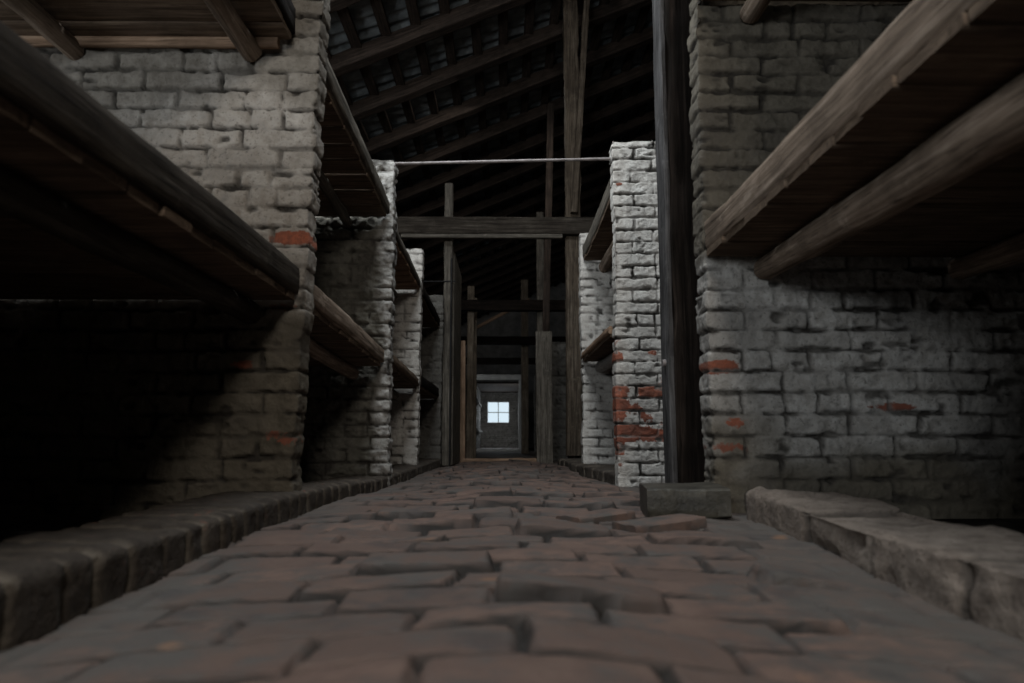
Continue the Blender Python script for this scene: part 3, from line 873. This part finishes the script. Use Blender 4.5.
# far end wall: brick relief with the window opening
WX0, WX1, WZ0, WZ1 = -0.70, 0.19, 0.86, 1.72
gable('wall_back', 27.0, 0.25, [(WX0, WX1, WZ0, WZ1)])
s = np.arange(-1.0, 0.6, 0.02); z = np.arange(-0.06, 2.15, 0.02)
S, Z = np.meshgrid(s, z, indexing='ij')
h, mor, rnd, *_ = relief(S, Z, make_joints(77, None, 40, -3, 43), 77)
me = mesh_np('wall_back', np.stack([S, 26.985 - h, Z], -1).reshape(-1, 3), [grid_faces(*S.shape)], dict(mortar=mor.ravel(), rnd=rnd.ravel(), expose=np.full(S.size, 0.1)))
cx = (S[:-1, :-1] + 0.01).ravel(); cz = (Z[:-1, :-1] + 0.01).ravel()
keep = ~((cx > WX0) & (cx < WX1) & (cz > WZ0) & (cz < WZ1))
me = mesh_np('wall_back', np.stack([S, 26.985 - h, Z], -1).reshape(-1, 3), [grid_faces(*S.shape)[keep]], dict(mortar=mor.ravel(), rnd=rnd.ravel(), expose=np.full(S.size, 0.1)))
tag(link('wall_back', me, M['washr']), kind='structure')

w = empty('window_1', (-0.255, 27.0, 0.86), kind='structure')
cxm, czm = (WX0 + WX1) / 2, (WZ0 + WZ1) / 2
link('window_frame', merge('window_frame', [(WX0, WX1, 26.97, 27.05, WZ0, WZ0 + 0.05), (WX0, WX1, 26.97, 27.05, WZ1 - 0.04, WZ1), (WX0, WX0 + 0.045, 26.97, 27.05, WZ0, WZ1), (WX1 - 0.045, WX1, 26.97, 27.05, WZ0, WZ1),
     (cxm - 0.014, cxm + 0.014, 26.99, 27.04, WZ0, WZ1), (WX0, WX1, 26.99, 27.04, czm - 0.014, czm + 0.014)]), M['pale'], w)
link('pane', merge('pane', [(WX0, WX1, 27.05, 27.06, WZ0, WZ1)]), M['pane'], w)
for n_, (yy_, z_, w_, h_) in enumerate(((1.6, 1.35, 0.7, 0.5), (3.3, 2.5, 0.8, 0.55), (17.5, 1.9, 0.9, 0.55))):  # unseen windows added to give the left wall lights a source
    wr = empty('window_%d' % (n_ + 2), (-2.75, yy_, z_ - h_ / 2), kind='structure')
    a0, a1, b0, b1 = yy_ - w_ / 2, yy_ + w_ / 2, z_ - h_ / 2, z_ + h_ / 2
    link('window_frame', merge('window_frame', [(-2.76, -2.70, a0, a1, b0, b0 + 0.04), (-2.76, -2.70, a0, a1, b1 - 0.04, b1), (-2.76, -2.70, a0, a0 + 0.04, b0, b1), (-2.76, -2.70, a1 - 0.04, a1, b0, b1), (-2.76, -2.71, yy_ - 0.012, yy_ + 0.012, b0, b1)]), M['pale'], wr)
    link('pane', merge('pane', [(-2.748, -2.735, a0, a1, b0, b1)]), M['pane'], wr)
# low passage in front of the far window
shell('wall_left', (-1.05, -0.93, 19.6, 27.0, -0.06, 2.1), mat='soot')
shell('wall_right', (0.50, 0.62, 19.6, 27.0, -0.06, 2.1), mat='soot')
shell('ceiling', (-1.05, 0.62, 22.5, 27.0, 2.05, 2.1), mat='roofw')
for k, (z0_, y0_) in enumerate(((0.55, 21.2), (1.45, 20.6))):
    timber('bunk_rail', (-0.86, y0_, z0_), (-0.86, y0_ + 4.5, z0_), 0.06, 0.08, 'pale', 'tiny pale rail on the left of the far passage, %s of two' % ('lower', 'upper')[k], 'rail', seed=600 + k, nseg=30)

# ------------------------------------------------------------------ roof
def roof():
    x = np.arange(-3.0, RX + 0.001, 0.024); y = np.concatenate([np.arange(2.4, 12, 0.03), np.arange(12, Y1, 0.1)])
    X, Y = np.meshgrid(x, y, indexing='ij')
    row = np.floor((X + 3) / 0.33); f = (X + 3) / 0.33 - row
    cidx = np.floor(Y / 0.2 + (row % 2) * 0.5); g = Y / 0.2 + (row % 2) * 0.5 - cidx
    Z = 5.50 + 0.43 * X - 0.035 * f - 0.02 * np.cos(g * 2 * math.pi) + 0.01 * (hrand(row, cidx, 9) - 0.5)
    me = mesh_np('ceiling', np.stack([X, Y, Z], -1).reshape(-1, 3), [grid_faces(*X.shape, flip=True)])
    tag(link('ceiling', me, M['tiles']), kind='structure')
    V = [(-3.0, Y0, ZR(-3.0) + 0.2), (RX, Y0, ZR(RX) + 0.2), (RX, 2.4, ZR(RX) + 0.2), (-3.0, 2.4, ZR(-3.0) + 0.2)]
    F = [np.array([(0, 3, 2, 1)])]
    tag(link('ceiling', mesh_np('ceiling', V, F, smooth=False), M['tiles']), kind='structure')
    V = [(RX - .1, Y0, 5.5 + .43 * RX), (9.6, Y0, ZR(9.6) + .2), (9.6, Y1, ZR(9.6) + .2), (RX - .1, Y1, 5.5 + .43 * RX)]
    tag(link('ceiling', mesh_np('ceiling', V, [np.array([(0, 3, 2, 1)])], smooth=False), M['tiles']), kind='structure')
    proto = None
    y = 4.15
    while y < 26:
        if proto is None:
            proto = timber('roof_rafter', (-2.9, 0, ZR(-2.9)), (RX, 0, ZR(RX)), 0.17, 0.17, 'roofw', 'sooty sloping rafter of the tiled roof', 'rafter', 'roof rafters', rough=0.006, seed=700, nseg=50)
            c = proto
        else:
            c = proto.copy(); col.objects.link(c)
        c.location = (0, y, random.uniform(-0.01, 0.01))
        y += 1.1
    proto = None
    for k in range(18):
        xx = -2.67 + 0.33 * k
        if proto is None:
            proto = timber('roof_batten', (0, 2.5, 0), (0, 26.9, 0), 0.12, 0.05, 'roofw', 'dark lath running the length of the roof under the tiles', 'batten', 'roof battens', rough=0.004, seed=701, nseg=200)
            c = proto
        else:
            c = proto.copy(); col.objects.link(c)
        c.location = (xx, random.uniform(-0.05, 0.05), ZR(xx) + 0.1)


roof()
